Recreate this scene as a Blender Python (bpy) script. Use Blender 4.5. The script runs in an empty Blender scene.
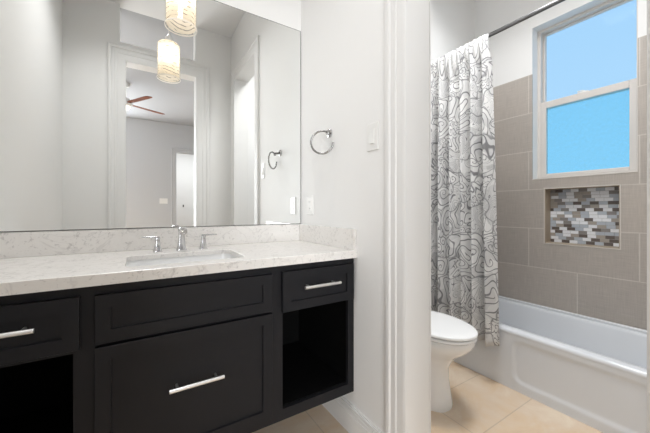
import bpy, bmesh, math, random
from mathutils import Vector, Matrix
random.seed(7)
PI = math.pi
C = bpy.context.scene.collection
SC = bpy.context.scene

# ------------------------------------------------------------------ camera
cam_d = bpy.data.cameras.new('camera'); cam = bpy.data.objects.new('camera', cam_d); C.objects.link(cam)
cam_d.sensor_width = 36; cam_d.lens = 298.0 / 650 * 36; cam_d.shift_y = -6.5 / 650; cam_d.clip_start = .01
cam.location = (0, 0, 1.10); cam.rotation_euler = (PI / 2, 0, -math.atan((325 - 137) / 298.0))
SC.camera = cam

# ------------------------------------------------------------------ sky
w = bpy.data.worlds.new('sky'); SC.world = w; w.use_nodes = True
nt = w.node_tree; bgn = nt.nodes['Background']
tc = nt.nodes.new('ShaderNodeTexCoord'); sp = nt.nodes.new('ShaderNodeSeparateXYZ'); rp = nt.nodes.new('ShaderNodeValToRGB')
nt.links.new(tc.outputs['Generated'], sp.inputs[0]); nt.links.new(sp.outputs['Z'], rp.inputs[0]); nt.links.new(rp.outputs[0], bgn.inputs[0])
rp.color_ramp.elements[0].position = .0; rp.color_ramp.elements[0].color = (.46, .75, 1.0, 1)
rp.color_ramp.elements[1].position = .55; rp.color_ramp.elements[1].color = (.39, .69, .99, 1)
bgn.inputs[1].default_value = 1.0

# ------------------------------------------------------------------ fill lights added out of view (vanity, bath, bedroom, hall)
def area(name, loc, rot, size, power, col=(1, 1, 1), shape='DISK', size_y=None, spread=180):
    d = bpy.data.lights.new(name, 'AREA'); d.shape = shape; d.size = size; d.energy = power; d.color = col; d.spread = math.radians(spread)
    if size_y: d.size_y = size_y
    o = bpy.data.objects.new(name, d); C.objects.link(o); o.location = loc; o.rotation_euler = rot
    return o
area('vanity_fill_light', (.0, .84, 3.03), (0, 0, 0), .5, 9.4, (.975, .985, 1), 'SQUARE', None, 128)  # added, unseen: brightens counter and walls from above
area('bathing_fill_light', (1.54, .80, 3.03), (0, 0, 0), .5, 21, (.975, .985, 1), 'SQUARE', None, 140)  # added, unseen: brightens tub, toilet and tile
area('bedroom_fill_light', (-1.25, -4.08, 1.60), (PI / 2, 0, 0), 1.85, 180, (.93, .965, 1), 'RECTANGLE', 2.4)  # added fill through the entrance doorway; no window is built here
area('hall_fill_light', (1.2, -4.9, 3.0), (0, 0, 0), .3, 42, (.95, .975, 1))  # added, unseen: brightens the hall behind the far doorway
SC.view_settings.view_transform = 'Standard'; SC.view_settings.look = 'None'
SC.view_settings.gamma = 1; SC.view_settings.use_curve_mapping = False
SC.view_settings.exposure = 0.0

# ------------------------------------------------------------------ materials
def srgb(r, g, b):
    f = lambda c: (c / 255 / 12.92) if c / 255 <= .04045 else ((c / 255 + .055) / 1.055) ** 2.4
    return (f(r), f(g), f(b), 1)
def mat(name, col, rough=.5, metal=0, bump=0, bscale=60, spec=None, var=0, vscale=3):
    m = bpy.data.materials.new(name); m.use_nodes = True; n = m.node_tree; b = n.nodes['Principled BSDF']
    b.inputs['Base Color'].default_value = col; b.inputs['Roughness'].default_value = rough; b.inputs['Metallic'].default_value = metal
    if spec is not None: b.inputs['Specular IOR Level'].default_value = spec
    t = n.nodes.new('ShaderNodeTexCoord')
    if var:
        nz = n.nodes.new('ShaderNodeTexNoise'); nz.inputs['Scale'].default_value = vscale; nz.inputs['Detail'].default_value = 4
        n.links.new(t.outputs['Object'], nz.inputs['Vector'])
        mx = n.nodes.new('ShaderNodeMix'); mx.data_type = 'RGBA'
        mx.inputs['A'].default_value = tuple(c * (1 - var) for c in col[:3]) + (1,); mx.inputs['B'].default_value = tuple(min(1, c * (1 + var)) for c in col[:3]) + (1,)
        n.links.new(nz.outputs['Fac'], mx.inputs['Factor']); n.links.new(mx.outputs['Result'], b.inputs['Base Color'])
    if bump:
        nz = n.nodes.new('ShaderNodeTexNoise'); nz.inputs['Scale'].default_value = bscale; nz.inputs['Detail'].default_value = 3
        n.links.new(t.outputs['Object'], nz.inputs['Vector'])
        bp = n.nodes.new('ShaderNodeBump'); bp.inputs['Strength'].default_value = bump; bp.inputs['Distance'].default_value = .002
        n.links.new(nz.outputs['Fac'], bp.inputs['Height']); n.links.new(bp.outputs['Normal'], b.inputs['Normal'])
    return m
M = {}
M['paint'] = mat('wall_paint', srgb(240, 239, 237), .6, bump=.12, bscale=160)
M['ceil'] = mat('ceiling_paint', srgb(240, 239, 238), .75, bump=.15, bscale=140)
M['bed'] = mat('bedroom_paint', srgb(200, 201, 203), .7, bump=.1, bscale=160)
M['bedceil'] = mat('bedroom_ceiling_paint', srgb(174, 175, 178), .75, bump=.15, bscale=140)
M['trim'] = mat('trim_paint', srgb(236, 235, 233), .35, bump=.03, bscale=40)
M['black'] = mat('black_cabinet_paint', srgb(30, 30, 33), .45, spec=.22, bump=.06, bscale=90, var=.12, vscale=8)
M['bayshade'] = mat('cabinet_interior_shade', srgb(12, 12, 12), .8, spec=.1, bump=.05)  # black interior made darker still: shade inside the bays put into the colour
M['chrome'] = mat('polished_chrome', srgb(205, 205, 206), .08, 1)
M['dchrome'] = mat('brushed_ring_chrome', srgb(150, 149, 147), .15, 1)
M['nickel'] = mat('satin_nickel', srgb(238, 237, 235), .36, 1)
M['rod'] = mat('dark_satin_steel', srgb(120, 119, 119), .3, 1)
M['porc'] = mat('white_porcelain', srgb(245, 245, 244), .12, var=.01)
M['acryl'] = mat('white_tub_enamel', srgb(225, 228, 232), .16, var=.01)
M['plastic'] = mat('white_plastic', srgb(238, 237, 234), .3, var=.01)
M['vinyl'] = mat('white_vinyl', srgb(220, 214, 208), .35, var=.01)
M['slot'] = mat('dark_slot', srgb(60, 58, 56), .5, var=.05)
M['blade'] = mat('fan_blade_wood', srgb(112, 56, 26), .5, spec=.2, var=.3, vscale=14)
M['brass'] = mat('edge_dark', srgb(96, 92, 88), .4, .6)
M['grout'] = mat('niche_grout', srgb(176, 174, 170), .8, var=.05)
M['nside'] = mat('niche_side_tile', srgb(176, 160, 140), .4, var=.06)
M['edge'] = mat('tile_edge_trim', srgb(214, 208, 200), .35, var=.02)
M['mir'] = mat('silvered_mirror', (.93, .94, .93, 1), .0, 1)

def nodes_of(m):
    n = m.node_tree; return n, n.nodes['Principled BSDF']
def N(n, t, **kw):
    x = n.nodes.new(t)
    for k, v in kw.items(): setattr(x, k, v)
    return x
def math_(n, op, a, b=None, c=None):
    x = N(n, 'ShaderNodeMath', operation=op)
    for i, v in enumerate((a, b, c)):
        if v is None: continue
        if isinstance(v, (int, float)): x.inputs[i].default_value = v
        else: n.links.new(v, x.inputs[i])
    return x.outputs[0]
def mixc(n, f, a, b, blend='MIX'):
    x = N(n, 'ShaderNodeMix', data_type='RGBA', blend_type=blend)
    for k, v in (('Factor', f), ('A', a), ('B', b)):
        if isinstance(v, (int, float, tuple)): x.inputs[k].default_value = v
        else: n.links.new(v, x.inputs[k])
    return x.outputs['Result']
def ramp(n, f, pts, interp='LINEAR'):
    x = N(n, 'ShaderNodeValToRGB'); cr = x.color_ramp; cr.interpolation = interp
    while len(cr.elements) < len(pts): cr.elements.new(.5)
    for e, (p, c) in zip(cr.elements, pts): e.position = p; e.color = c
    n.links.new(f, x.inputs[0]); return x.outputs[0]

def tile_mat(name, ax, bw, bh, off, c1, c2, cm, mortar, rough, linen=False, stone=False, ofs=.5):
    m = bpy.data.materials.new(name); m.use_nodes = True; n, b = nodes_of(m)
    t = N(n, 'ShaderNodeTexCoord'); s = N(n, 'ShaderNodeSeparateXYZ'); n.links.new(t.outputs['Object'], s.inputs[0])
    cb = N(n, 'ShaderNodeCombineXYZ')
    n.links.new(math_(n, 'ADD', s.outputs[ax[0]], off[0]), cb.inputs[0]); n.links.new(math_(n, 'ADD', s.outputs[ax[1]], off[1]), cb.inputs[1])
    br = N(n, 'ShaderNodeTexBrick', offset=ofs, offset_frequency=2); n.links.new(cb.outputs[0], br.inputs['Vector'])
    br.inputs['Scale'].default_value = 1; br.inputs['Brick Width'].default_value = bw; br.inputs['Row Height'].default_value = bh
    br.inputs['Mortar Size'].default_value = mortar; br.inputs['Mortar Smooth'].default_value = .1; br.inputs['Bias'].default_value = 0
    br.inputs['Color1'].default_value = c1; br.inputs['Color2'].default_value = c2; br.inputs['Mortar'].default_value = cm
    col = br.outputs['Color']
    if linen:
        wv = N(n, 'ShaderNodeTexNoise'); mp = N(n, 'ShaderNodeMapping'); mp.inputs['Scale'].default_value = (260, 9, 1)
        n.links.new(cb.outputs[0], mp.inputs[0]); n.links.new(mp.outputs[0], wv.inputs['Vector']); wv.inputs['Scale'].default_value = 1
        wv2 = N(n, 'ShaderNodeTexNoise'); mp2 = N(n, 'ShaderNodeMapping'); mp2.inputs['Scale'].default_value = (9, 260, 1)
        n.links.new(cb.outputs[0], mp2.inputs[0]); n.links.new(mp2.outputs[0], wv2.inputs['Vector']); wv2.inputs['Scale'].default_value = 1
        f = math_(n, 'MULTIPLY', math_(n, 'ADD', wv.outputs['Fac'], wv2.outputs['Fac']), .5)
        col = mixc(n, .5, col, ramp(n, f, [(.3, (.36, .36, .36, 1)), (.7, (.64, .64, .64, 1))]), 'OVERLAY')
    if stone:
        nz = N(n, 'ShaderNodeTexNoise'); nz.inputs['Scale'].default_value = 4.5; nz.inputs['Detail'].default_value = 8; nz.inputs['Roughness'].default_value = .62; nz.inputs['Distortion'].default_value = .8
        n.links.new(t.outputs['Object'], nz.inputs['Vector'])
        col = mixc(n, .75, col, ramp(n, nz.outputs['Fac'], [(.3, (.36, .36, .36, 1)), (.42, (.47, .44, .40, 1)), (.54, (.5, .5, .5, 1)), (.72, (.66, .65, .63, 1))]), 'OVERLAY')
    n.links.new(col, b.inputs['Base Color']); b.inputs['Roughness'].default_value = rough
    bp = N(n, 'ShaderNodeBump'); bp.inputs['Strength'].default_value = .25; bp.inputs['Distance'].default_value = .002; bp.invert = True
    n.links.new(br.outputs['Fac'], bp.inputs['Height']); n.links.new(bp.outputs['Normal'], b.inputs['Normal'])
    return m
M['tile'] = tile_mat('taupe_linen_tile', (1, 2), .61, .2995, (-.515 + 6.1, -.36 + .599 * 2), srgb(188, 179, 170), srgb(180, 172, 164), srgb(206, 199, 191), .0035, .42, linen=True)
M['tileX'] = tile_mat('taupe_linen_tile_end', (0, 2), .61, .2995, (3.05, -.36 + .599 * 2), srgb(188, 179, 170), srgb(180, 172, 164), srgb(206, 199, 191), .0035, .42, linen=True)
M['floor'] = tile_mat('beige_stone_tile', (0, 1), .62, .31, (-1.40 + 6.2, -.826 + 6.2), srgb(226, 206, 183), srgb(217, 197, 175), srgb(200, 182, 161), .003, .4, stone=True, ofs=0)

def marble():
    m = bpy.data.materials.new('white_marble'); m.use_nodes = True; n, b = nodes_of(m)
    t = N(n, 'ShaderNodeTexCoord')
    a = N(n, 'ShaderNodeTexNoise'); a.inputs['Scale'].default_value = 26; a.inputs['Detail'].default_value = 8; a.inputs['Roughness'].default_value = .65; a.inputs['Distortion'].default_value = 1.6
    c = N(n, 'ShaderNodeTexNoise'); c.inputs['Scale'].default_value = 75; c.inputs['Detail'].default_value = 5; c.inputs['Distortion'].default_value = 1.0
    d = N(n, 'ShaderNodeTexNoise'); d.inputs['Scale'].default_value = 3.2; d.inputs['Detail'].default_value = 6; d.inputs['Distortion'].default_value = 2.5
    for x in (a, c, d): n.links.new(t.outputs['Object'], x.inputs['Vector'])
    vein = ramp(n, math_(n, 'ABSOLUTE', math_(n, 'SUBTRACT', d.outputs['Fac'], .5)), [(0, (1, 1, 1, 1)), (.018, (0, 0, 0, 1))])
    fleck = ramp(n, math_(n, 'MULTIPLY', a.outputs['Fac'], c.outputs['Fac']), [(.15, (1, 1, 1, 1)), (.20, (0, 0, 0, 1))])
    base = mixc(n, a.outputs['Fac'], srgb(228, 224, 219), srgb(239, 236, 232))
    col = mixc(n, math_(n, 'MULTIPLY', vein, .22), base, srgb(170, 165, 162))
    col = mixc(n, math_(n, 'MULTIPLY', fleck, .38), col, srgb(165, 160, 158))
    n.links.new(col, b.inputs['Base Color']); b.inputs['Roughness'].default_value = .22
    return m
M['marble'] = marble()

def pane(name, tint, frost):
    m = bpy.data.materials.new(name); m.use_nodes = True; n = m.node_tree; out = n.nodes['Material Output']; n.nodes.remove(n.nodes['Principled BSDF'])
    tr = N(n, 'ShaderNodeBsdfTransparent'); tr.inputs[0].default_value = tint
    gl = N(n, 'ShaderNodeBsdfGlossy'); gl.inputs['Roughness'].default_value = .03
    fr = N(n, 'ShaderNodeFresnel'); fr.inputs[0].default_value = 1.45
    mx = N(n, 'ShaderNodeMixShader'); n.links.new(math_(n, 'MULTIPLY', fr.outputs[0], .05), mx.inputs[0]); n.links.new(tr.outputs[0], mx.inputs[1]); n.links.new(gl.outputs[0], mx.inputs[2])
    last = mx.outputs[0]
    if frost:
        tl = N(n, 'ShaderNodeBsdfTranslucent'); tl.inputs[0].default_value = (.85, .95, 1, 1)
        nz = N(n, 'ShaderNodeTexNoise'); nz.inputs['Scale'].default_value = 60; t = N(n, 'ShaderNodeTexCoord'); n.links.new(t.outputs['Object'], nz.inputs['Vector'])
        m2 = N(n, 'ShaderNodeMixShader'); n.links.new(math_(n, 'MULTIPLY', nz.outputs['Fac'], frost * 2), m2.inputs[0])
        n.links.new(last, m2.inputs[1]); n.links.new(tl.outputs[0], m2.inputs[2]); last = m2.outputs[0]
    n.links.new(last, out.inputs[0]); return m
M['glass'] = pane('clear_window_glass', (.99, .99, 1, 1), 0)
M['frost'] = pane('obscure_window_glass', (.73, .93, .98, 1), .05)
M['sleeve'] = pane('clear_lamp_glass', (.99, .985, .97, 1), 0)

def shade_mat():
    m = bpy.data.materials.new('wrapped_white_glass'); m.use_nodes = True; n = m.node_tree; out = n.nodes['Material Output']; n.nodes.remove(n.nodes['Principled BSDF'])
    t = N(n, 'ShaderNodeTexCoord'); nz = N(n, 'ShaderNodeTexNoise'); mp = N(n, 'ShaderNodeMapping'); mp.inputs['Scale'].default_value = (10, 10, 4)
    n.links.new(t.outputs['Object'], mp.inputs[0]); n.links.new(mp.outputs[0], nz.inputs['Vector']); nz.inputs['Scale'].default_value = 1
    s = N(n, 'ShaderNodeSeparateXYZ'); n.links.new(t.outputs['Object'], s.inputs[0])
    ph = math_(n, 'ADD', math_(n, 'MULTIPLY', s.outputs[2], 300), math_(n, 'MULTIPLY', nz.outputs['Fac'], 30))
    gap = ramp(n, math_(n, 'SINE', ph), [(.62, (0, 0, 0, 1)), (.85, (1, 1, 1, 1))])
    nb = N(n, 'ShaderNodeTexNoise'); nb.inputs['Scale'].default_value = 34; n.links.new(t.outputs['Object'], nb.inputs['Vector'])
    gap = math_(n, 'MULTIPLY', gap, ramp(n, nb.outputs['Fac'], [(.44, (.12, .12, .12, 1)), (.56, (1, 1, 1, 1))]))
    tl = N(n, 'ShaderNodeBsdfTranslucent'); tl.inputs[0].default_value = srgb(255, 247, 232)
    df = N(n, 'ShaderNodeBsdfDiffuse'); df.inputs[0].default_value = srgb(250, 244, 234)
    m1 = N(n, 'ShaderNodeMixShader'); m1.inputs[0].default_value = .35; n.links.new(tl.outputs[0], m1.inputs[1]); n.links.new(df.outputs[0], m1.inputs[2])
    tr = N(n, 'ShaderNodeBsdfTransparent'); tr.inputs[0].default_value = srgb(200, 176, 150)
    m2 = N(n, 'ShaderNodeMixShader'); n.links.new(math_(n, 'ADD', math_(n, 'MULTIPLY', gap, .66), .05), m2.inputs[0]); n.links.new(m1.outputs[0], m2.inputs[1]); n.links.new(tr.outputs[0], m2.inputs[2])
    n.links.new(m2.outputs[0], out.inputs[0]); return m
M['shade'] = shade_mat()
def rim_mat():
    m = bpy.data.materials.new('lit_rim_glass'); m.use_nodes = True; n = m.node_tree; out = n.nodes['Material Output']; n.nodes.remove(n.nodes['Principled BSDF'])
    a = N(n, 'ShaderNodeBsdfTranslucent'); a.inputs[0].default_value = srgb(255, 252, 246); d = N(n, 'ShaderNodeBsdfDiffuse'); d.inputs[0].default_value = srgb(255, 252, 246)
    x = N(n, 'ShaderNodeMixShader'); x.inputs[0].default_value = .5; n.links.new(a.outputs[0], x.inputs[1]); n.links.new(d.outputs[0], x.inputs[2]); n.links.new(x.outputs[0], out.inputs[0]); return m
M['rim'] = rim_mat()
def emit(name, col, s):
    m = bpy.data.materials.new(name); m.use_nodes = True; n = m.node_tree; out = n.nodes['Material Output']; n.nodes.remove(n.nodes['Principled BSDF'])
    e = N(n, 'ShaderNodeEmission'); e.inputs[0].default_value = col; e.inputs[1].default_value = s; n.links.new(e.outputs[0], out.inputs[0]); return m
M['bulb'] = emit('lit_bulb', (1, .94, .86, 1), 9)
M['fanlamp'] = emit('lit_fan_lamp', (1, .95, .85, 1), 3)

def curtain_mat():
    m = bpy.data.materials.new('paisley_fabric'); m.use_nodes = True; n, b = nodes_of(m)
    uv = N(n, 'ShaderNodeUVMap'); uv.uv_map = 'cloth'
    nz = N(n, 'ShaderNodeTexNoise', noise_dimensions='2D'); nz.inputs['Scale'].default_value = 5; nz.inputs['Detail'].default_value = 1
    n.links.new(uv.outputs[0], nz.inputs['Vector'])
    def vmath(op, a, c):
        x = N(n, 'ShaderNodeVectorMath', operation=op)
        for i, v in enumerate((a, c)):
            if isinstance(v, tuple): x.inputs[i].default_value = v
            else: n.links.new(v, x.inputs[i])
        return x.outputs[0]
    off = vmath('MULTIPLY', vmath('SUBTRACT', nz.outputs['Color'], (.5, .5, .5)), (.20, .20, 0))
    P = vmath('ADD', uv.outputs[0], off)
    def spiral(scale, k, width, shift):
        v = N(n, 'ShaderNodeTexVoronoi', voronoi_dimensions='2D', feature='F1'); v.inputs['Scale'].default_value = scale; v.inputs['Randomness'].default_value = .8
        ps = vmath('ADD', P, (shift, shift * .7, 0)); n.links.new(ps, v.inputs['Vector'])
        dv = vmath('SUBTRACT', ps, v.outputs['Position'])
        s = N(n, 'ShaderNodeSeparateXYZ'); n.links.new(dv, s.inputs[0])
        ang = math_(n, 'DIVIDE', math_(n, 'ARCTAN2', s.outputs[1], s.outputs[0]), 2 * PI)
        ln = N(n, 'ShaderNodeVectorMath', operation='LENGTH'); n.links.new(dv, ln.inputs[0])
        sc = N(n, 'ShaderNodeSeparateColor'); n.links.new(v.outputs['Color'], sc.inputs[0])
        sgn = math_(n, 'SUBTRACT', math_(n, 'MULTIPLY', math_(n, 'ROUND', sc.outputs[0]), 2), 1)
        fr = math_(n, 'FRACT', math_(n, 'ADD', math_(n, 'MULTIPLY', ln.outputs['Value'], k), math_(n, 'ADD', math_(n, 'MULTIPLY', ang, sgn), sc.outputs[1])))
        tri = math_(n, 'ABSOLUTE', math_(n, 'SUBTRACT', fr, .5))
        line = ramp(n, tri, [(width, (1, 1, 1, 1)), (width + .06, (0, 0, 0, 1))])
        e = N(n, 'ShaderNodeTexVoronoi', voronoi_dimensions='2D', feature='DISTANCE_TO_EDGE'); e.inputs['Scale'].default_value = scale; e.inputs['Randomness'].default_value = .8
        n.links.new(ps, e.inputs['Vector'])
        edge = ramp(n, e.outputs['Distance'], [(.012, (1, 1, 1, 1)), (.035, (0, 0, 0, 1))])
        return line, edge, sc.outputs[2]
    l1, e1, r1 = spiral(6.2, 27, .06, 0)
    l2, e2, r2 = spiral(15, 40, .09, 3.3)
    n3 = N(n, 'ShaderNodeTexNoise', noise_dimensions='2D'); n3.inputs['Scale'].default_value = 6.5; n3.inputs['Detail'].default_value = .6; n3.inputs['Distortion'].default_value = .9
    n.links.new(uv.outputs[0], n3.inputs['Vector'])
    fl = math_(n, 'ABSOLUTE', math_(n, 'SUBTRACT', math_(n, 'FRACT', math_(n, 'MULTIPLY', n3.outputs['Fac'], 17)), .5))
    l3 = ramp(n, fl, [(.035, (1, 1, 1, 1)), (.085, (0, 0, 0, 1))])
    A_ = math_(n, 'GREATER_THAN', r1, .58); B_ = math_(n, 'LESS_THAN', r1, .30)
    Cc = math_(n, 'SUBTRACT', 1, math_(n, 'ADD', A_, B_))
    f = math_(n, 'ADD', math_(n, 'MULTIPLY', l1, A_), math_(n, 'ADD', math_(n, 'MULTIPLY', l2, B_), math_(n, 'MULTIPLY', l3, Cc)))
    f = math_(n, 'MINIMUM', math_(n, 'MAXIMUM', f, math_(n, 'MULTIPLY', e1, .8)), 1)
    base = mixc(n, math_(n, 'MULTIPLY', r2, .6), srgb(222, 221, 219), srgb(172, 172, 173))
    col = mixc(n, math_(n, 'MULTIPLY', f, .85), base, srgb(98, 97, 100))
    n.links.new(col, b.inputs['Base Color']); b.inputs['Roughness'].default_value = .75
    return m
M['cloth'] = curtain_mat()
MOS = [mat('mosaic_' + k, srgb(*c), .18, var=.06, vscale=40) for k, c in (('dark', (110, 101, 96)), ('white', (238, 239, 242)), ('grey', (188, 194, 202)), ('beige', (172, 164, 155)), ('mid', (146, 141, 138)))]

# ------------------------------------------------------------------ mesh helpers
def add_box(bm, x0, x1, y0, y1, z0, z1, bev=0, mi=0):
    vs = [bm.verts.new((x, y, z)) for x in (x0, x1) for y in (y0, y1) for z in (z0, z1)]
    fs = [bm.faces.new([vs[i] for i in q]) for q in ((0, 1, 3, 2), (4, 6, 7, 5), (0, 4, 5, 1), (2, 3, 7, 6), (0, 2, 6, 4), (1, 5, 7, 3))]
    for f in fs: f.material_index = mi
    if bev:
        es = list({e for f in fs for e in f.edges})
        bmesh.ops.bevel(bm, geom=es, offset=bev, segments=2, affect='EDGES', profile=.5)
def basis(d):
    d = Vector(d).normalized(); u = Vector((0, 0, 1)) if abs(d.z) < .9 else Vector((1, 0, 0))
    a = d.cross(u).normalized(); return a, d.cross(a).normalized()
def add_tube(bm, pts, rad, seg=16, cap=True):
    pts = [Vector(p) for p in pts]; rads = rad if isinstance(rad, (list, tuple)) else [rad] * len(pts)
    rings = []; A = None
    for i, p in enumerate(pts):
        d = (pts[min(i + 1, len(pts) - 1)] - pts[max(i - 1, 0)]).normalized()
        if A is None: A, B = basis(d)
        else:
            A = (A - d * A.dot(d)).normalized(); B = d.cross(A)
        rings.append([bm.verts.new(p + (A * math.cos(t) + B * math.sin(t)) * rads[i]) for t in (2 * PI * k / seg for k in range(seg))])
    skin(bm, rings, cap, cap)
def skin(bm, rings, cap0=True, cap1=True):
    for a, b in zip(rings, rings[1:]):
        m = len(a)
        for k in range(m): bm.faces.new((a[k], a[(k + 1) % m], b[(k + 1) % m], b[k]))
    if cap0: bm.faces.new(rings[0][::-1])
    if cap1: bm.faces.new(rings[-1])
def add_lathe(bm, cx, cy, prof, seg=32, cap0=True, cap1=True):
    rings = [[bm.verts.new((cx + r * math.cos(2 * PI * k / seg), cy + r * math.sin(2 * PI * k / seg), z)) for k in range(seg)] for r, z in prof]
    skin(bm, rings, cap0, cap1)
def rrect(x0, x1, y0, y1, r, n=6):
    out = []
    for cx, cy, a in ((x1 - r, y1 - r, 0), (x0 + r, y1 - r, 90), (x0 + r, y0 + r, 180), (x1 - r, y0 + r, 270)):
        for k in range(n + 1):
            t = math.radians(a + 90 * k / n); out.append((cx + r * math.cos(t), cy + r * math.sin(t)))
    return out
def ring(bm, pts, z): return [bm.verts.new((x, y, z)) for x, y in pts]
def obj(name, bm, m, parent=None, smooth=None, loc=None):
    bmesh.ops.recalc_face_normals(bm, faces=bm.faces)
    me = bpy.data.meshes.new(name); bm.to_mesh(me); bm.free()
    for x in (m if isinstance(m, list) else [m]): me.materials.append(x)
    o = bpy.data.objects.new(name, me); C.objects.link(o)
    if smooth is not None:
        for p in me.polygons: p.use_smooth = True
        me.set_sharp_from_angle(angle=math.radians(smooth))
    if parent:
        o.parent = parent
        wl = Vector((0, 0, 0)); q = parent
        while q: wl += q.location; q = q.parent
        me.transform(Matrix.Translation(-wl))      # geometry is written in room coordinates
    return o
def B(): return bmesh.new()
def thing(name, label, cat, loc, group=None):
    o = bpy.data.objects.new(name, None); C.objects.link(o); o.location = loc; o.empty_display_size = .05
    o['label'] = label; o['category'] = cat
    if group: o['group'] = group
    return o
def tag(o, label, cat, group=None):
    o['label'] = label; o['category'] = cat
    if group: o['group'] = group
    return o
def struct(name, bm, m, smooth=None, label=None, cat=None):
    o = obj(name, bm, m, smooth=smooth); o['kind'] = 'structure'
    if label: o['label'] = label
    if cat: o['category'] = cat
    return o
def boxes(name, lst, m, bev=0, label=None, cat=None):
    bm = B()
    for b in lst: add_box(bm, *b, bev=bev)
    return struct(name, bm, m, label=label, cat=cat)
def holed(u0, u1, z0, z1, holes):
    """rectangles covering u0..u1 x z0..z1 minus the holes"""
    us = sorted({u0, u1, *[h[i] for h in holes for i in (0, 1)]}); zs = sorted({z0, z1, *[min(z1, max(z0, h[i])) for h in holes for i in (2, 3)]})
    out = []
    for a, b in zip(us, us[1:]):
        for c, d in zip(zs, zs[1:]):
            um, zm = (a + b) / 2, (c + d) / 2
            if not any(h[0] < um < h[1] and h[2] < zm < h[3] for h in holes): out.append((a, b, c, d))
    return out

# ------------------------------------------------------------------ room dimensions
R, R2, W, L, F, T, H = .90, 1.036, 1.717, -.55, 1.569, 2.60, 3.05
DY0, DY1, DH = .163, .825, 2.52            # doorway to the bathing room
EX0, EX1 = -.095, .535                       # entrance doorway
WY0, WY1, WZ0, WZ1 = .523, 1.10, 1.337, 2.512
NY0, NY1, NZ0, NZ1 = .603, 1.016, .853, 1.258

boxes('floor', [(-2.6, 3.0, -6.3, 1.87, -.1, 0)], M['floor'], label='beige stone tile floor', cat='floor')
boxes('ceiling', [(-2.6, 3.0, -.065, 1.87, H, H + .1)], M['ceil'], label='white painted ceiling', cat='ceiling')
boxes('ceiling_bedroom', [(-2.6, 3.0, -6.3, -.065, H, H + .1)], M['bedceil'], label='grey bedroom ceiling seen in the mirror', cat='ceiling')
boxes('wall_north', [(L - .15, R2, W, W + .15, 0, H)], M['paint'], label='white wall behind the vanity mirror', cat='wall')
boxes('wall_west', [(L - .15, L, 0, W, 0, H)], M['paint'], label='white wall left of the vanity', cat='wall')
boxes('wall_partition', [(R, R2, a, b, c, d) for a, b, c, d in holed(0, W, 0, H, [(DY0, DY1, 0, DH)])], M['paint'], label='white wall with the towel ring between vanity and bath', cat='wall')
boxes('wall_south', [(a, b, -.13, 0, c, d) for a, b, c, d in holed(-2.6, 3.0, 0, H, [(EX0, EX1, 0, DH), (-.14, .525, 2.69, H)])], M['paint'], label='white wall with the entrance doorway opposite the mirror', cat='wall')
boxes('wall_tub_south', [(R2, T, 0, .045, 0, H)], M['paint'], label='white wall at the near end of the bathtub', cat='wall')
boxes('wall_tub_north', [(R2, T + .2, F, W + .15, 0, H)], M['paint'], label='white wall behind toilet and shower curtain', cat='wall')
boxes('wall_east', [(T + .008, T + .2, a, b, c, d) for a, b, c, d in holed(0, F, 0, H, [(WY0, WY1, WZ0, WZ1), (NY0, NY1, NZ0, NZ1)])], M['paint'], label='white window wall above the taupe tile', cat='wall')
boxes('wall_tile_east', [(T, T + .008, a, b, c, d) for a, b, c, d in holed(.045, F, .30, 2.157, [(WY0, WY1, WZ0, WZ1), (NY0, NY1, NZ0, NZ1)])], M['tile'], label='taupe tile on the window wall above the bathtub', cat='wall tile')
boxes('wall_upper_east', [(T, T + .008, a, b, c, d) for a, b, c, d in holed(.045, F, 2.157, H, [(WY0, WY1, WZ0, WZ1)])], M['paint'], label='white painted band above the taupe tile', cat='wall')
boxes('wall_tile_north', [(1.94, T, F - .008, F, .30, 2.157)], M['tileX'], label='taupe tile at the curtained end of the bathtub', cat='wall tile')
boxes('wall_tile_south', [(1.94, T, .045, .053, .30, 2.157)], M['tileX'], label='taupe tile at the near end of the bathtub', cat='wall tile')
# bedroom and hall seen in the mirror
HX0, HX1, HH = .75, 1.60, 2.41
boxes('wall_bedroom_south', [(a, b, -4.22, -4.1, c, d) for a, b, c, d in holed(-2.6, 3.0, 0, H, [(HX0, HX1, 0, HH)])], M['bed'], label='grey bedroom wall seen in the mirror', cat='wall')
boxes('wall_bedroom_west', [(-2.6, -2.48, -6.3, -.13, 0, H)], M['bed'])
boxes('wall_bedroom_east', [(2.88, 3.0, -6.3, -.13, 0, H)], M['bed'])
boxes('wall_hall_south', [(-2.48, 2.88, -6.3, -6.2, 0, H)], M['paint'])

for nm, cx_, cy_, hs in (('fill_frame_1', .0, .84, .26), ('fill_frame_2', 1.54, .80, .26)):  # frames invented to house the added ceiling fill lights
    boxes(nm, [(cx_ - hs - .02, cx_ + hs + .02, cy_ + a, cy_ + b, 3.022, H) for a, b in ((-hs - .02, -hs), (hs, hs + .02))] + [(cx_ + a, cx_ + b, cy_ - hs, cy_ + hs, 3.022, H) for a, b in ((-hs - .02, -hs), (hs, hs + .02))], M['ceil'], label='white frame of an added, unseen square fill light', cat='trim')
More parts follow.
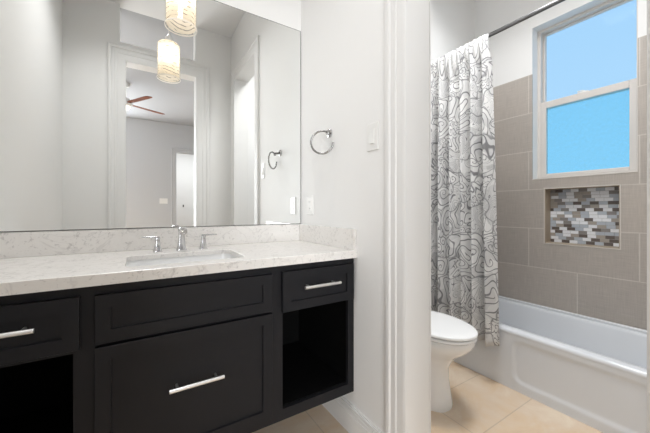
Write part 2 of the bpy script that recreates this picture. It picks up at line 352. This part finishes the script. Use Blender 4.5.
# ---- door and window trims
PROF = [(0, 0), (0, .009), (.012, .012), (.045, .012), (.048, .016), (.062, .016), (.066, .013), (.078, .013), (.082, .020), (.098, .020), (.105, .014), (.105, 0)]
def casing(name, a0, a1, h, place, m, label, prof=PROF):
    bm = B(); rings = []
    for s in range(4):
        rg = []
        for u, t in prof:
            a = (a0 - u) if s < 2 else (a1 + u); z = 0 if s in (0, 3) else h + u
            rg.append(bm.verts.new(place(a, t, z)))
        rings.append(rg)
    skin(bm, rings)
    return struct(name, bm, m, label=label, cat='trim')
casing('trim_1', DY0 + .003, DY1 - .005, DH - .005, lambda a, t, z: (R - t, a, z), M['trim'], 'white moulded casing around the doorway to the bath')
casing('trim_2', EX0 + .005, EX1 - .005, DH - .005, lambda a, t, z: (a, t, z), M['trim'], 'white moulded casing around the entrance doorway', [(u * 1.35, t) for u, t in PROF])
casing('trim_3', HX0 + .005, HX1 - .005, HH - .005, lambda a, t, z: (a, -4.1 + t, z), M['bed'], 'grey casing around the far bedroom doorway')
casing('trim_4', DY0 + .003, DY1 - .005, DH - .005, lambda a, t, z: (R2 + t * .8, a, z), M['trim'], 'white moulded casing on the bath side of the doorway')
def jamb(name, lst, label): boxes(name, lst, M['trim'], label=label, cat='trim')
jamb('trim_5', [(R - .0, R2, DY1 - .003, DY1, 0, DH), (R, R2, DY0, DY0 + .002, 0, DH), (R, R2, DY0, DY1, DH - .004, DH)], 'white jamb lining of the doorway to the bath')
jamb('trim_6', [(EX0, EX0 + .004, -.13, 0, 0, DH), (EX1 - .004, EX1, -.13, 0, 0, DH), (EX0, EX1, -.13, 0, DH - .004, DH)], 'white jamb lining of the entrance doorway')
# ---- baseboards
def baseboard(name, x0, x1, y0, y1, n, label):
    """n = outward normal axis; runs along a wall, stepped profile"""
    bm = B()
    for t, z0, z1 in ((.016, 0, .095), (.013, .095, .112), (.010, .112, .124), (.013, .124, .131), (.006, .131, .139)):
        if n == '-x': add_box(bm, x0 - t, x0, y0, y1, z0, z1)
        elif n == '+x': add_box(bm, x0, x0 + t, y0, y1, z0, z1)
        elif n == '-y': add_box(bm, x0, x1, y0 - t, y0, z0, z1)
        elif n == '+y': add_box(bm, x0, x1, y0, y0 + t, z0, z1)
    struct(name, bm, M['trim'], label=label, cat='baseboard')
baseboard('baseboard_partition', R, R, DY1 + .105, W, '-x', 'white stepped baseboard right of the vanity')
baseboard('baseboard_north', L + .016, R - .016, W, W, '-y', 'white stepped baseboard under the vanity')
baseboard('baseboard_west', L, L, .0, W, '+x', 'white stepped baseboard on the left wall')
baseboard('baseboard_tub_north', R2 + .016, 1.93, F, F, '-y', 'white stepped baseboard behind the toilet')
baseboard('baseboard_tub_west', R2, R2, DY1 + .105, F, '+x', 'white stepped baseboard beside the toilet')

# ---- window
bm = B()
fx0, fx1 = 2.69, 2.775
for b in ((fx0, fx1, WY0, WY0 + .022, WZ0, WZ1), (fx0, fx1, WY1 - .022, WY1, WZ0, WZ1), (fx0, fx1, WY0 + .022, WY1 - .022, WZ1 - .022, WZ1), (fx0, fx1, WY0 + .022, WY1 - .022, WZ0, WZ0 + .018)): add_box(bm, *b)
win = struct('window_1', bm, M['vinyl'], label='white single-hung window with blue sky behind', cat='window')
def sash(name, x0, x1, y0, y1, z0, z1, sl, sr, rb, rt, m, gname):
    bm = B()
    for b in ((x0, x1, y0, y0 + sr, z0, z1), (x0, x1, y1 - sl, y1, z0, z1), (x0, x1, y0 + sr, y1 - sl, z0, z0 + rb), (x0, x1, y0 + sr, y1 - sl, z1 - rt, z1)): add_box(bm, *b, bev=.003)
    s = obj(name, bm, M['vinyl'], win)
    bm = B(); xm = (x0 + x1) / 2; add_box(bm, xm - .002, xm + .002, y0 + sr - .004, y1 - sl + .004, z0 + rb - .004, z1 - rt + .004)
    obj(gname, bm, m, s); return s
ls = sash('lower_sash', 2.692, 2.722, WY0 + .022, WY1 - .022, WZ0 + .018, 1.942, .035, .035, .026, .05, M['frost'], 'pane')
us = sash('upper_sash', 2.730, 2.760, WY0 + .022, WY1 - .022, 1.895, WZ1 - .022, .014, .010, .04, .012, M['glass'], 'pane')
bm = B(); add_box(bm, 2.695, 2.722, .79, .85, 1.942, 1.950, bev=.002); add_tube(bm, [(2.708, .82, 1.95), (2.708, .82, 1.957)], .010); add_tube(bm, [(2.700, .82, 1.956), (2.700, .85, 1.957)], .004, 8)
obj('sash_lock', bm, M['plastic'], ls, smooth=40)
# exterior sill of the recess is tiled; thin white bead where tile meets the opening
boxes('trim_7', [(T - .002, T + .09, WY0 - .0, WY1, WZ0 - .004, WZ0 + .001)], M['edge'], label='pale sill edge below the window', cat='trim')

# ---- recessed niche in the tiled wall
bm = B(); d = .09; X1 = T + d
add_box(bm, T, X1, NY0 - .0, NY0 + .004, NZ0, NZ1); add_box(bm, T, X1, NY1 - .004, NY1, NZ0, NZ1)
add_box(bm, T, X1, NY0, NY1, NZ0, NZ0 + .004); add_box(bm, T, X1, NY0, NY1, NZ1 - .004, NZ1)
nl = struct('wall_niche', bm, M['nside'], label='recessed niche lined with mosaic under the window', cat='niche')
bm = B(); add_box(bm, X1 - .004, X1 + .006, NY0 + .004, NY1 - .004, NZ0 + .004, NZ1 - .004, mi=0)
rows = 17; rh = (NZ1 - NZ0 - .008) / rows; tl = .0475; last = None
for i in range(rows):
    y = NY0 + .004 - ((i * .37 + .21 * (i % 3)) % 1) * tl
    while y < NY1 - .005:
        a, b = max(y, NY0 + .0045), min(y + tl, NY1 - .0045)
        if b - a > .006:
            c = random.choices([1, 2, 3, 4, 5], [18, 34, 24, 12, 12])[0]
            if c == last and random.random() < .8: c = random.choice([2, 3, 4])
            last = c
            add_box(bm, X1 - .007, X1 - .003, a + .0008, b - .0008, NZ0 + .004 + i * rh + .0009, NZ0 + .004 + (i + 1) * rh - .0009, mi=c)
        y += tl
mo = obj('mosaic', bm, [M['grout']] + MOS, nl)
bm = B(); e = .006
for b in ((NY0 - e, NY0, NZ0 - e, NZ1 + e), (NY1, NY1 + e, NZ0 - e, NZ1 + e), (NY0, NY1, NZ0 - e, NZ0), (NY0, NY1, NZ1, NZ1 + e)): add_box(bm, T - .003, T + .004, *b)
obj('edge_trim', bm, M['edge'], nl)

# ------------------------------------------------------------------ vanity cabinet
FY, DYF = 1.160, 1.140
vx0, vx1, vz0, vz1 = L + .008, .898, .212, .869
van = thing('vanity_cabinet', 'black wall-hung vanity cabinet with drawers and two open bays under marble top', 'cabinet', (.17, 1.42, vz0))
bm = B()
t = .018
for b in ((vx0, vx0 + t, FY + .018, W, vz0, vz1), (vx1 - t, vx1, FY + .018, W, vz0, vz1), (vx0 + t, vx1 - t, FY + .018, W, vz0, vz0 + t),
          (-.145, -.127, FY + .018, W - .012, vz0 + t, vz1), (.480, .498, FY + .018, W - .012, vz0 + t, vz1)): add_box(bm, *b)
obj('carcass', bm, M['black'], van)
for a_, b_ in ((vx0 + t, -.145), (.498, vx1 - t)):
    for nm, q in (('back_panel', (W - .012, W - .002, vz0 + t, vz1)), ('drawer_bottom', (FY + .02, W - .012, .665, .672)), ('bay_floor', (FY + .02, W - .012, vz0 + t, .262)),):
        bm = B(); add_box(bm, a_, b_, *q); obj(nm, bm, M['bayshade'], van)
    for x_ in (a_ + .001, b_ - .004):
        bm = B(); add_box(bm, x_, x_ + .003, FY + .02, W - .013, .263, .664); obj('bay_shade_sheet', bm, M['bayshade'], van)  # thin near-black sheets added to deepen the shade on the bay sides
bm = B()
op = [(-.515, -.162, .258, .668), (.520, .863, .258, .668)]
for a, b, c, d in holed(vx0, vx1, vz0, vz1, op): add_box(bm, a, b, FY, FY + .018, c, d)
bmesh.ops.remove_doubles(bm, verts=bm.verts, dist=1e-5)
obj('face_frame', bm, M['black'], van)
def front(name, x0, x1, z0, z1, m=.040, mt=.040, rec=.009):
    bm = B(); y0, y1 = DYF, FY - .001
    o = [bm.verts.new((x, y0, z)) for x, z in ((x0 + .001, z0 + .001), (x1 - .001, z0 + .001), (x1 - .001, z1 - .001), (x0 + .001, z1 - .001))]
    o2 = [bm.verts.new((x, y0 + .0015, z)) for x, z in ((x0, z0), (x1, z0), (x1, z1), (x0, z1))]
    ob = [bm.verts.new((x, y1, z)) for x, z in ((x0, z0), (x1, z0), (x1, z1), (x0, z1))]
    i1 = [bm.verts.new((x, y0, z)) for x, z in ((x0 + m, z0 + mt), (x1 - m, z0 + mt), (x1 - m, z1 - mt), (x0 + m, z1 - mt))]
    k = .0012
    i2 = [bm.verts.new((x, y0 + rec, z)) for x, z in ((x0 + m + k, z0 + mt + k), (x1 - m - k, z0 + mt + k), (x1 - m - k, z1 - mt - k), (x0 + m + k, z1 - mt - k))]
    skin(bm, [ob, o2, o, i1, i2]); return obj(name, bm, M['black'], van)
def pull(parent, xc, z, ln):
    bm = B(); yb = DYF + .006
    add_tube(bm, [(xc - ln / 2, DYF - .030, z), (xc + ln / 2, DYF - .030, z)], .0068, 16)
    for s in (-1, 1): add_tube(bm, [(xc + s * ln * .36, yb, z), (xc + s * ln * .36, DYF - .030, z)], .0045, 12)
    o = obj('handle', bm, M['nickel'], parent, smooth=40); o['label'] = 'brushed nickel bar handle'
dl = front('drawer', -.510, -.145, .682, .840); pull(dl, -.330, .771, .185)
dr = front('drawer', .513, .885, .672, .842); pull(dr, .694, .770, .184)
front('false_front', -.109, .468, .688, .838)
dm = front('drawer', -.109, .468, .250, .677); pull(dm, .1795, .496, .177)

# ------------------------------------------------------------------ countertop with splashes, sink, faucet
CY, CZ0, CZ1 = 1.133, .870, .906
SX0, SX1, SY0, SY1 = -.035, .385, 1.215, 1.505
top = thing('countertop', 'white grey-flecked marble countertop with low backsplash on black cabinet', 'countertop', (.17, 1.42, CZ0))
bm = B(); ho = rrect(SX0, SX1, SY0, SY1, .035); oo = rrect(L + .001, R - .001, CY, W - .001, .0015); oi = rrect(L + .003, R - .003, CY + .002, W - .003, .0015)
hi = rrect(SX0 - .0015, SX1 + .0015, SY0 - .0015, SY1 + .0015, .0365)
rings = [ring(bm, ho, CZ0 + .016), ring(bm, ho, CZ1 - .0015), ring(bm, hi, CZ1), ring(bm, oi, CZ1), ring(bm, oo, CZ1 - .002), ring(bm, oo, CZ0), ring(bm, rrect(SX0 - .04, SX1 + .04, SY0 - .04, SY1 + .04, .04), CZ0), ring(bm, rrect(SX0 - .04, SX1 + .04, SY0 - .04, SY1 + .04, .04), CZ0 + .016)]
skin(bm, rings + [rings[0]], False, False)
obj('slab', bm, M['marble'], top)
bm = B(); add_box(bm, L + .001, R - .021, W - .020, W - .001, CZ1, 1.008, bev=.0015); obj('backsplash', bm, M['marble'], top)
bm = B(); add_box(bm, R - .020, R - .001, CY + .004, W - .001, CZ1, 1.009, bev=.0015); obj('side_splash', bm, M['marble'], top)

snk = thing('sink', 'white rectangular undermount sink sunk in marble countertop', 'sink', (.175, 1.36, .74))
bm = B(); g = .004
rr = lambda k, r: rrect(SX0 - g + k, SX1 + g - k, SY0 - g + k, SY1 + g - k, r)
rg = [ring(bm, rr(-.03, .05), CZ0 + .0155), ring(bm, rr(0, .038), CZ0 + .0155), ring(bm, rr(.008, .042), .80), ring(bm, rr(.022, .055), .755), ring(bm, rr(.05, .06), .742), ring(bm, rr(.11, .03), .738),
      ]
skin(bm, rg, False, True)
ou = [ring(bm, rr(-.03, .05), CZ0 + .0155), ring(bm, rr(-.03, .05), CZ0 + .004), ring(bm, rr(-.012, .045), CZ0 + .004), ring(bm, rr(-.004, .05), .79), ring(bm, rr(.03, .06), .730)]
skin(bm, ou, False, True); bmesh.ops.remove_doubles(bm, verts=bm.verts, dist=1e-5)
obj('basin', bm, M['porc'], snk, smooth=50)
bm = B(); add_lathe(bm, .175, 1.36, [(.024, .7385), (.024, .742), (.018, .7435), (.016, .740)], 24); o = obj('drain', bm, M['chrome'], snk, smooth=40)

fau = thing('faucet', 'polished chrome widespread faucet with two lever handles behind the sink', 'faucet', (.182, 1.592, CZ1))
def frustum(bm, cx, cy, prof, r=.4):
    skin(bm, [ring(bm, rrect(cx - h, cx + h, cy - h, cy + h, h * r, 4), z) for h, z in prof])
bm = B(); frustum(bm, .182, 1.592, [(.0225, .9062), (.0225, .909), (.019, .918), (.0145, .955), (.013, .985), (.015, 1.006), (.016, 1.0135), (.013, 1.016)])
sk = []
for y, z, hx, hz in ((1.590, 1.006, .0135, .009), (1.56, 1.010, .0130, .0085), (1.52, 1.009, .0125, .0075), (1.490, 1.004, .012, .006), (1.478, .998, .0115, .0045)):
    sk.append([bm.verts.new((.182 + p, y, z + q)) for p, q in rrect(-hx, hx, -hz, hz, hz * .5, 3)])
skin(bm, sk); add_tube(bm, [(.182, 1.487, 1.0), (.182, 1.487, .990)], .008, 16)
obj('spout', bm, M['chrome'], fau, smooth=40)
for x, s in ((.081, -1), (.281, 1)):
    bm = B(); frustum(bm, x, 1.588, [(.019, .9062), (.019, .909), (.016, .916), (.0105, .945), (.0095, .960), (.011, .970), (.009, .974)])
    hd = obj('handle', bm, M['chrome'], fau, smooth=40)
    bm = B(); sk = []
    for u, hy, hz in ((-.008, .006, .004), (.01, .0065, .004), (.062, .0055, .003), (.066, .004, .002)):
        sk.append([bm.verts.new((x + s * u, 1.588 + p, .9745 + u * .02 + q)) for p, q in rrect(-hy, hy, -hz, hz, hz * .6, 3)])
    skin(bm, sk); obj('lever', bm, M['chrome'], hd, smooth=40)

# ------------------------------------------------------------------ mirror
mr = thing('wall_mirror', 'large frameless mirror on the wall above the marble backsplash', 'mirror', (.17, W, 1.01))
bm = B(); add_box(bm, L + .004, R - .006, W - .006, W - .001, 1.0105, 2.254)
obj('mirror_back', bm, M['brass'], mr)
bm = B(); add_box(bm, L + .007, R - .0095, W - .0068, W - .0058, 1.0135, 2.251); obj('mirror_glass', bm, M['mir'], mr)

# ------------------------------------------------------------------ pendant lamp
px, py = .161, 1.415
pen = thing('pendant_lamp', 'small lit cylinder pendant lamp wrapped in white glass threads before the mirror', 'lamp', (px, py, H))
bm = B(); add_lathe(bm, px, py, [(.06, H), (.06, H - .012), (.05, H - .022), (.008, H - .028), (.006, H - .04)], 32); obj('canopy', bm, M['nickel'], pen, smooth=40)
bm = B(); add_tube(bm, [(px, py, H - .03), (px, py, 2.13)], .0022, 8); obj('cord', bm, M['nickel'], pen, smooth=60)
bm = B(); add_lathe(bm, px, py, [(.006, 2.15), (.012, 2.14), (.019, 2.13), (.021, 2.085), (.017, 2.07)], 24); obj('socket', bm, M['nickel'], pen, smooth=40)
bm = B(); zb, zt = 1.895, 2.092
add_lathe(bm, px, py, [(.056, zb - .007), (.0575, zb - .005), (.0575, zt - .006), (.052, zt), (.018, zt + .003)], 48, False, False)
obj('lamp_shade', bm, M['shade'], pen, smooth=40)
bm = B(); rr2 = [(.0605, zt - .002), (.0635, zt - .008), (.0635, zb - .008), (.0625, zb - .010), (.061, zb - .008), (.061, zt - .009)]
add_lathe(bm, px, py, rr2, 48, False, False); obj('glass_sleeve', bm, M['sleeve'], pen, smooth=40)
bm = B(); add_lathe(bm, px, py, [(.0632, zb - .007), (.0642, zb - .009), (.0636, zb - .013), (.0615, zb - .013), (.0606, zb - .009)], 48, False, False); obj('shade_rim', bm, M['rim'], pen, smooth=60)
bm = B(); add_lathe(bm, px, py, [(.011, 2.072), (.013, 2.06), (.022, 2.035), (.026, 2.01), (.022, 1.985), (.010, 1.972)], 24); bl = obj('bulb', bm, M['bulb'], pen, smooth=60)

# ------------------------------------------------------------------ towel ring
tr = thing('towel_ring', 'open chrome towel ring on the white wall right of the mirror', 'towel ring', (R, 1.375, 1.52))
bm = B(); add_tube(bm, [(R, 1.375, 1.522), (R - .006, 1.375, 1.522), (R - .010, 1.375, 1.522)], [.024, .024, .019], 28); obj('wall_plate', bm, M['chrome'], tr, smooth=40)
cc = Vector((.8425, 1.365, 1.464)); ud = Vector((.77, -.635, 0)); rad = .0605
pt = lambda a: cc + ud * (rad * math.cos(math.radians(a))) + Vector((0, 0, rad * math.sin(math.radians(a))))
e0 = pt(58)
bm = B(); add_tube(bm, [(R - .008, 1.375, 1.522), (R - .022, 1.368, 1.521), tuple(e0 + Vector((.004, .002, .004)))], [.012, .009, .009], 16)
add_lathe(bm, e0.x, e0.y, [(.004, e0.z - .012), (.0095, e0.z - .009), (.0105, e0.z), (.0095, e0.z + .009), (.004, e0.z + .012)], 16); obj('post', bm, M['dchrome'], tr, smooth=50)
bm = B(); add_tube(bm, [pt(58 + k * (302 / 60)) for k in range(61)], .0052, 12); obj('ring', bm, M['dchrome'], tr, smooth=60)

# ------------------------------------------------------------------ switches and outlet
def plate(root, n, yc, zc, w_, h_, axis):
    def bx(bm, u0, u1, d0, d1, z0, z1, bev=0):
        if axis == '-x': add_box(bm, R - d1, R - d0, yc + u0, yc + u1, zc + z0, zc + z1, bev=bev)
        else: add_box(bm, n[0] + u0, n[0] + u1, n[1] + d0, n[1] + d1, zc + z0, zc + z1, bev=bev)
    return bx
sw = thing('light_switch', 'white light switch on the wall between towel ring and door casing', 'light switch', (R, 1.019, 1.43))
bx = plate(sw, None, 1.019, 1.429, 0, 0, '-x')
bm = B(); bx(bm, -.036, .036, 0, .006, -.062, .062, .0025); obj('cover_plate', bm, M['plastic'], sw)
bm = B(); bx(bm, -.017, .017, .006, .0075, -.034, .034, .0006); obj('switch_frame', bm, M['plastic'], sw)
bm = B()
for v in ((-.015, .0075, .0), (.015, .0075, 0)): pass
vs = [bm.verts.new((R - dd, 1.019 + u, 1.429 + z)) for u in (-.014, .014) for dd, z in ((.0075, -.031), (.0145, -.031), (.0085, .031), (.0075, .031))]
skin(bm, [vs[:4], vs[4:]]); obj('rocker', bm, M['plastic'], sw)
ol = thing('wall_outlet', 'white wall outlet just above the side splash beside the mirror', 'outlet', (R, 1.592, 1.13))
bx = plate(ol, None, 1.592, 1.129, 0, 0, '-x')
bm = B(); bx(bm, -.036, .036, 0, .005, -.058, .058, .002); obj('cover_plate', bm, M['plastic'], ol)
bm = B(); bx(bm, -.017, .017, .005, .0075, -.034, .034, .001); rf = obj('receptacle', bm, M['plastic'], ol)
for zz in (-.02, .02):
    for u in (-.006, .006):
        bm = B(); bx(bm, u - .001, u + .001, .0070, .0079, zz - .004, zz + .004); obj('slot', bm, M['slot'], rf)
s2 = thing('light_switch', 'wide white light switch on grey bedroom wall in the mirror reflection', 'light switch', (.5, -4.1, 1.3))
bx = plate(s2, (.5, -4.1), 0, 1.30, 0, 0, 'y')
bm = B(); bx(bm, -.08, .08, 0, .006, -.058, .058, .002); obj('cover_plate', bm, M['plastic'], s2)
for u in (-.046, 0, .046):
    bm = B(); bx(bm, u - .016, u + .016, .006, .010, -.032, .032, .001); obj('rocker', bm, M['plastic'], s2)
s3 = thing('light_switch', 'small white light switch beyond the bright far doorway in the mirror reflection', 'light switch', (1.15, -6.2, 1.2))
bx = plate(s3, (1.15, -6.2), 0, 1.22, 0, 0, 'y')
bm = B(); bx(bm, -.037, .037, 0, .006, -.06, .06, .002); obj('cover_plate', bm, M['plastic'], s3)
bm = B(); bx(bm, -.016, .016, .006, .010, -.032, .032, .001); obj('rocker', bm, M['slot'], s3)

# ------------------------------------------------------------------ ceiling fan (bedroom, seen in the mirror)
fx, fy, fz = -.155, -2.10, 2.74
fan = thing('ceiling_fan', 'brown-bladed ceiling fan in the bedroom reflected in the mirror', 'ceiling fan', (fx, fy, H))
bm = B(); add_lathe(bm, fx, fy, [(.07, H), (.07, H - .02), (.05, H - .05), (.015, H - .06)], 24); obj('canopy', bm, M['plastic'], fan, smooth=40)
bm = B(); add_tube(bm, [(fx, fy, H - .05), (fx, fy, fz + .06)], .012, 12); obj('downrod', bm, M['plastic'], fan, smooth=60)
bm = B(); add_lathe(bm, fx, fy, [(.03, fz + .09), (.085, fz + .06), (.095, fz + .02), (.095, fz - .02), (.07, fz - .04)], 28); obj('motor_housing', bm, M['plastic'], fan, smooth=40)
bm = B(); add_lathe(bm, fx, fy, [(.065, fz - .04), (.06, fz - .07), (.035, fz - .095), (.01, fz - .10)], 24); obj('lamp', bm, M['fanlamp'], fan, smooth=60)
for k in range(4):
    a = math.radians(59 - 86 * k if k < 2 else 59 + 91 * (4 - k)); c, s = math.cos(a), math.sin(a)
    bm = B(); sk = []
    for u, hw in ((.07, .02), (.14, .045), (.24, .050), (.50, .055), (.585, .05), (.61, .035)):
        rgp = []
        for p, q in ((-hw, -.004), (hw, -.004), (hw, .004), (-hw, .004)):
            zz = fz + q * .7 + p * -.12
            rgp.append(bm.verts.new((fx + c * u - s * p, fy + s * u + c * p, zz)))
        sk.append(rgp)
    skin(bm, sk); obj('blade', bm, M['blade'], fan)

# ------------------------------------------------------------------ toilet (tank against the far wall, bowl towards the camera)
tx = 1.445
toi = thing('toilet', 'white elongated toilet with closed lid beside the shower curtain', 'toilet', (tx, 1.2, 0))
def egg(yf, yb, hw, n=40, p=2.12, ym=None):
    ym = yf + (yb - yf) * .56 if ym is None else ym; out = []
    for k in range(n):
        t = 2 * PI * k / n; c, s = math.cos(t), math.sin(t)
        e = 2 / p; x = hw * math.copysign(abs(c) ** e, c)
        y = ym + ((yb - ym) if s > 0 else (ym - yf)) * math.copysign(abs(s) ** (e if s > 0 else 1), s)
        out.append((tx + x, y))
    return out
bm = B()
rg = [ring(bm, egg(yf, yb, hw, p=p), z) for yf, yb, hw, p, z in (
    (1.018, 1.50, .122, 2.6, 0), (1.016, 1.50, .124, 2.6, .02), (1.022, 1.50, .116, 2.6, .06), (1.035, 1.50, .104, 2.6, .15), (1.035, 1.50, .100, 2.6, .22), (1.015, 1.50, .108, 2.5, .26),
    (.985, 1.50, .134, 2.4, .30), (.930, 1.50, .160, 2.3, .34), (.897, 1.45, .172, 2.2, .375), (.887, 1.40, .175, 2.15, .40), (.890, 1.39, .172, 2.15, .413), (.905, 1.38, .16, 2.15, .416))]
skin(bm, rg); obj('bowl', bm, M['porc'], toi, smooth=60)
def slab_egg(name, yf, yb, hw, z0, z1, dome=0):
    bm = B(); r = .006
    L_ = [ring(bm, egg(yf + r, yb - r, hw - r), z0), ring(bm, egg(yf, yb, hw), z0 + r * .7), ring(bm, egg(yf, yb, hw), z1 - r), ring(bm, egg(yf + r * .5, yb - r * .5, hw - r * .5), z1 - r * .3), ring(bm, egg(yf + r * 1.6, yb - r * 1.6, hw - r * 1.6), z1),
          ring(bm, egg(yf + .05, yb - .05, hw - .05), z1 + dome)]
    skin(bm, L_); return obj(name, bm, M['porc'], toi, smooth=50)
slab_egg('seat', .878, 1.345, .177, .4175, .435)
slab_egg('lid', .876, 1.345, .178, .4385, .457, .003)
for s in (-1, 1):
    bm = B(); add_tube(bm, [(tx + s * .075 - .02, 1.358, .436), (tx + s * .075 + .02, 1.358, .436)], .012, 12); obj('hinge', bm, M['porc'], toi, smooth=40)
bm = B(); rg = [ring(bm, rrect(tx - a, tx + a, b, 1.553, .03), z) for a, b, z in ((.175, 1.405, .40), (.188, 1.392, .43), (.20, 1.378, .70), (.20, 1.376, .752))]
add_box(bm, tx - .11, tx + .11, 1.36, 1.55, .36, .41, bev=.01)
skin(bm, rg); obj('tank', bm, M['porc'], toi, smooth=40)
bm = B(); rg = [ring(bm, rrect(tx - a, tx + a, b, 1.558, .03), z) for a, b, z in ((.204, 1.370, .753), (.208, 1.366, .760), (.208, 1.366, .778), (.20, 1.374, .786))]
skin(bm, rg); obj('tank_lid', bm, M['porc'], toi, smooth=40)
bm = B(); add_tube(bm, [(tx - .15, 1.376, .70), (tx - .15, 1.362, .70)], .012, 16); add_tube(bm, [(tx - .15, 1.36, .70), (tx - .09, 1.355, .693)], .006, 10); obj('flush_lever', bm, M['chrome'], toi, smooth=40)

# ------------------------------------------------------------------ bathtub
AX, TZ = 1.945, .362
tub = thing('bathtub', 'white alcove bathtub with recessed apron panel below the window', 'bathtub', (2.27, .8, 0))
y0, y1, x1 = .055, F - .010, T - .002
bm = B()
rg = [ring(bm, rrect(AX + .018, x1, y0, y1, .012), .02), ring(bm, rrect(AX + .018, x1, y0, y1, .012), TZ - .03),
      ring(bm, rrect(AX + .002, x1, y0, y1, .012), TZ - .028), ring(bm, rrect(AX, x1, y0, y1, .012), TZ - .018), ring(bm, rrect(AX + .004, x1 , y0 + .002, y1 - .002, .012), TZ - .006), ring(bm, rrect(AX + .014, x1 - .002, y0 + .004, y1 - .004, .012), TZ),
      ring(bm, rrect(AX + .060, x1 - .042, y0 + .075, y1 - .075, .09), TZ), ring(bm, rrect(AX + .070, x1 - .050, y0 + .085, y1 - .085, .095), TZ - .004), ring(bm, rrect(AX + .080, x1 - .058, y0 + .095, y1 - .095, .10), TZ - .018),
      ring(bm, rrect(AX + .105, x1 - .085, y0 + .16, y1 - .16, .12), .16), ring(bm, rrect(AX + .13, x1 - .11, y0 + .21, y1 - .21, .12), .085), ring(bm, rrect(AX + .19, x1 - .17, y0 + .28, y1 - .28, .09), .07)]
skin(bm, rg); obj('basin', bm, M['acryl'], tub, smooth=50)
# tiling flange: the raised lip along the wall
bm = B(); add_box(bm, x1 - .030, x1, y0, y1, TZ - .004, TZ + .016, bev=.005); obj('wall_lip', bm, M['acryl'], tub, smooth=60)
bm = B(); ny, nz = 130, 44; zt_ = TZ - .024
py0, py1, pz0, pz1, pr = .16, .925, .060, .300, .05
def sd(y, z):
    cx, cz = (py0 + py1) / 2, (pz0 + pz1) / 2; qx = abs(y - cx) - (py1 - py0) / 2 + pr; qz = abs(z - cz) - (pz1 - pz0) / 2 + pr
    return math.hypot(max(qx, 0), max(qz, 0)) + min(max(qx, qz), 0) - pr
grid = []
for i in range(ny + 1):
    row = []
    for j in range(nz + 1):
        y = y0 + (y1 - y0) * i / ny; z = zt_ * j / nz
        dd = sd(y, z); s = min(1, max(0, (dd + .014) / .028)); s = s * s * (3 - 2 * s)
        row.append(bm.verts.new((AX + .003 + .008 * (1 - s), y, z)))
    grid.append(row)
for i in range(ny):
    for j in range(nz): bm.faces.new((grid[i][j], grid[i + 1][j], grid[i + 1][j + 1], grid[i][j + 1]))
ext = bmesh.ops.extrude_face_region(bm, geom=list(bm.faces))
for v in [g_ for g_ in ext['geom'] if isinstance(g_, bmesh.types.BMVert)]: v.co.x = AX + .018
obj('apron', bm, M['acryl'], tub, smooth=50)
bm = B(); add_lathe(bm, 2.27, .42, [(.03, .0705), (.03, .074), (.02, .075)], 24); obj('drain', bm, M['chrome'], tub, smooth=40)

# ------------------------------------------------------------------ curtain rod and shower curtain
RX, RZ = 1.925, 2.228
rod = thing('curtain_rod', 'dark steel shower rod spanning above the bathtub', 'curtain rod', (RX, .8, RZ))
bm = B(); add_tube(bm, [(RX, .052, RZ), (RX, F - .007, RZ)], .0127, 20); obj('tube', bm, M['rod'], rod, smooth=60)
for ya, yb in ((.053, .071), (F - .008, F - .026)):
    bm = B(); add_tube(bm, [(RX, ya, RZ), (RX, (ya + yb) / 2, RZ), (RX, yb, RZ)], [.028, .028, .018], 24); obj('flange', bm, M['rod'], rod, smooth=40)
bm = B(); nu, nv = 260, 60
uvl = bm.loops.layers.uv.new('cloth')
zt2, zb2 = RZ + .006, .238
def cpt(s, v):
    """s 0 (wall end) .. 1 (free edge), v 0 top .. 1 bottom"""
    ytop = F - .03 - s * .478; ybot = F - .03 - s * .535
    k = v ** .8
    y = ytop * (1 - k) + ybot * k
    ph = 2 * PI * 6.2 * s
    amp = .020 + .016 * min(1, v * 3)
    x = RX - .004 - .022 * v + amp * math.sin(ph + .9 * math.sin(3.1 * s + .8)) * (.85 + .3 * math.sin(9 * s))
    x += .007 * math.sin(2 * PI * 15 * s + 1.0) * max(0, 1 - v * 4)
    y += .010 * math.cos(ph * 1.0 + 1.2) * (.4 + .6 * v)
    tk = min(1, max(0, (v - .03) / .07)); tk = tk * tk * (3 - 2 * tk)
    xt = RX - .021 - .006 * math.sin(2 * PI * 15 * s)
    x = xt * (1 - tk) + x * tk
    if v > .78: x = min(x, AX - .012 + .0 * v) if v > .84 else x - (max(0, x - (AX - .012))) * (v - .78) / .06
    z = zt2 + (zb2 - zt2) * v + (.012 * math.sin(ph + 1) * (v ** 3))
    return Vector((x, y, z))
# around the rod the cloth is drawn into a sleeve: keep it outside the rod radius
P = [[cpt(i / nu, j / nv) for j in range(nv + 1)] for i in range(nu + 1)]
arc = [0]
for i in range(nu): arc.append(arc[-1] + (P[i + 1][30] - P[i][30]).length)
V = [[bm.verts.new(p) for p in row] for row in P]
for i in range(nu):
    for j in range(nv):
        f = bm.faces.new((V[i][j], V[i + 1][j], V[i + 1][j + 1], V[i][j + 1]))
        for lp, (a, b) in zip(f.loops, ((i, j), (i + 1, j), (i + 1, j + 1), (i, j + 1))): lp[uvl].uv = (arc[a] * 1.15, P[a][b].z)
cur = obj('shower_curtain', bm, M['cloth'], smooth=80)
sm = cur.modifiers.new('thickness', 'SOLIDIFY'); sm.thickness = .0016
tag(cur, 'white shower curtain with grey paisley scrolls bunched beside the toilet', 'shower curtain')
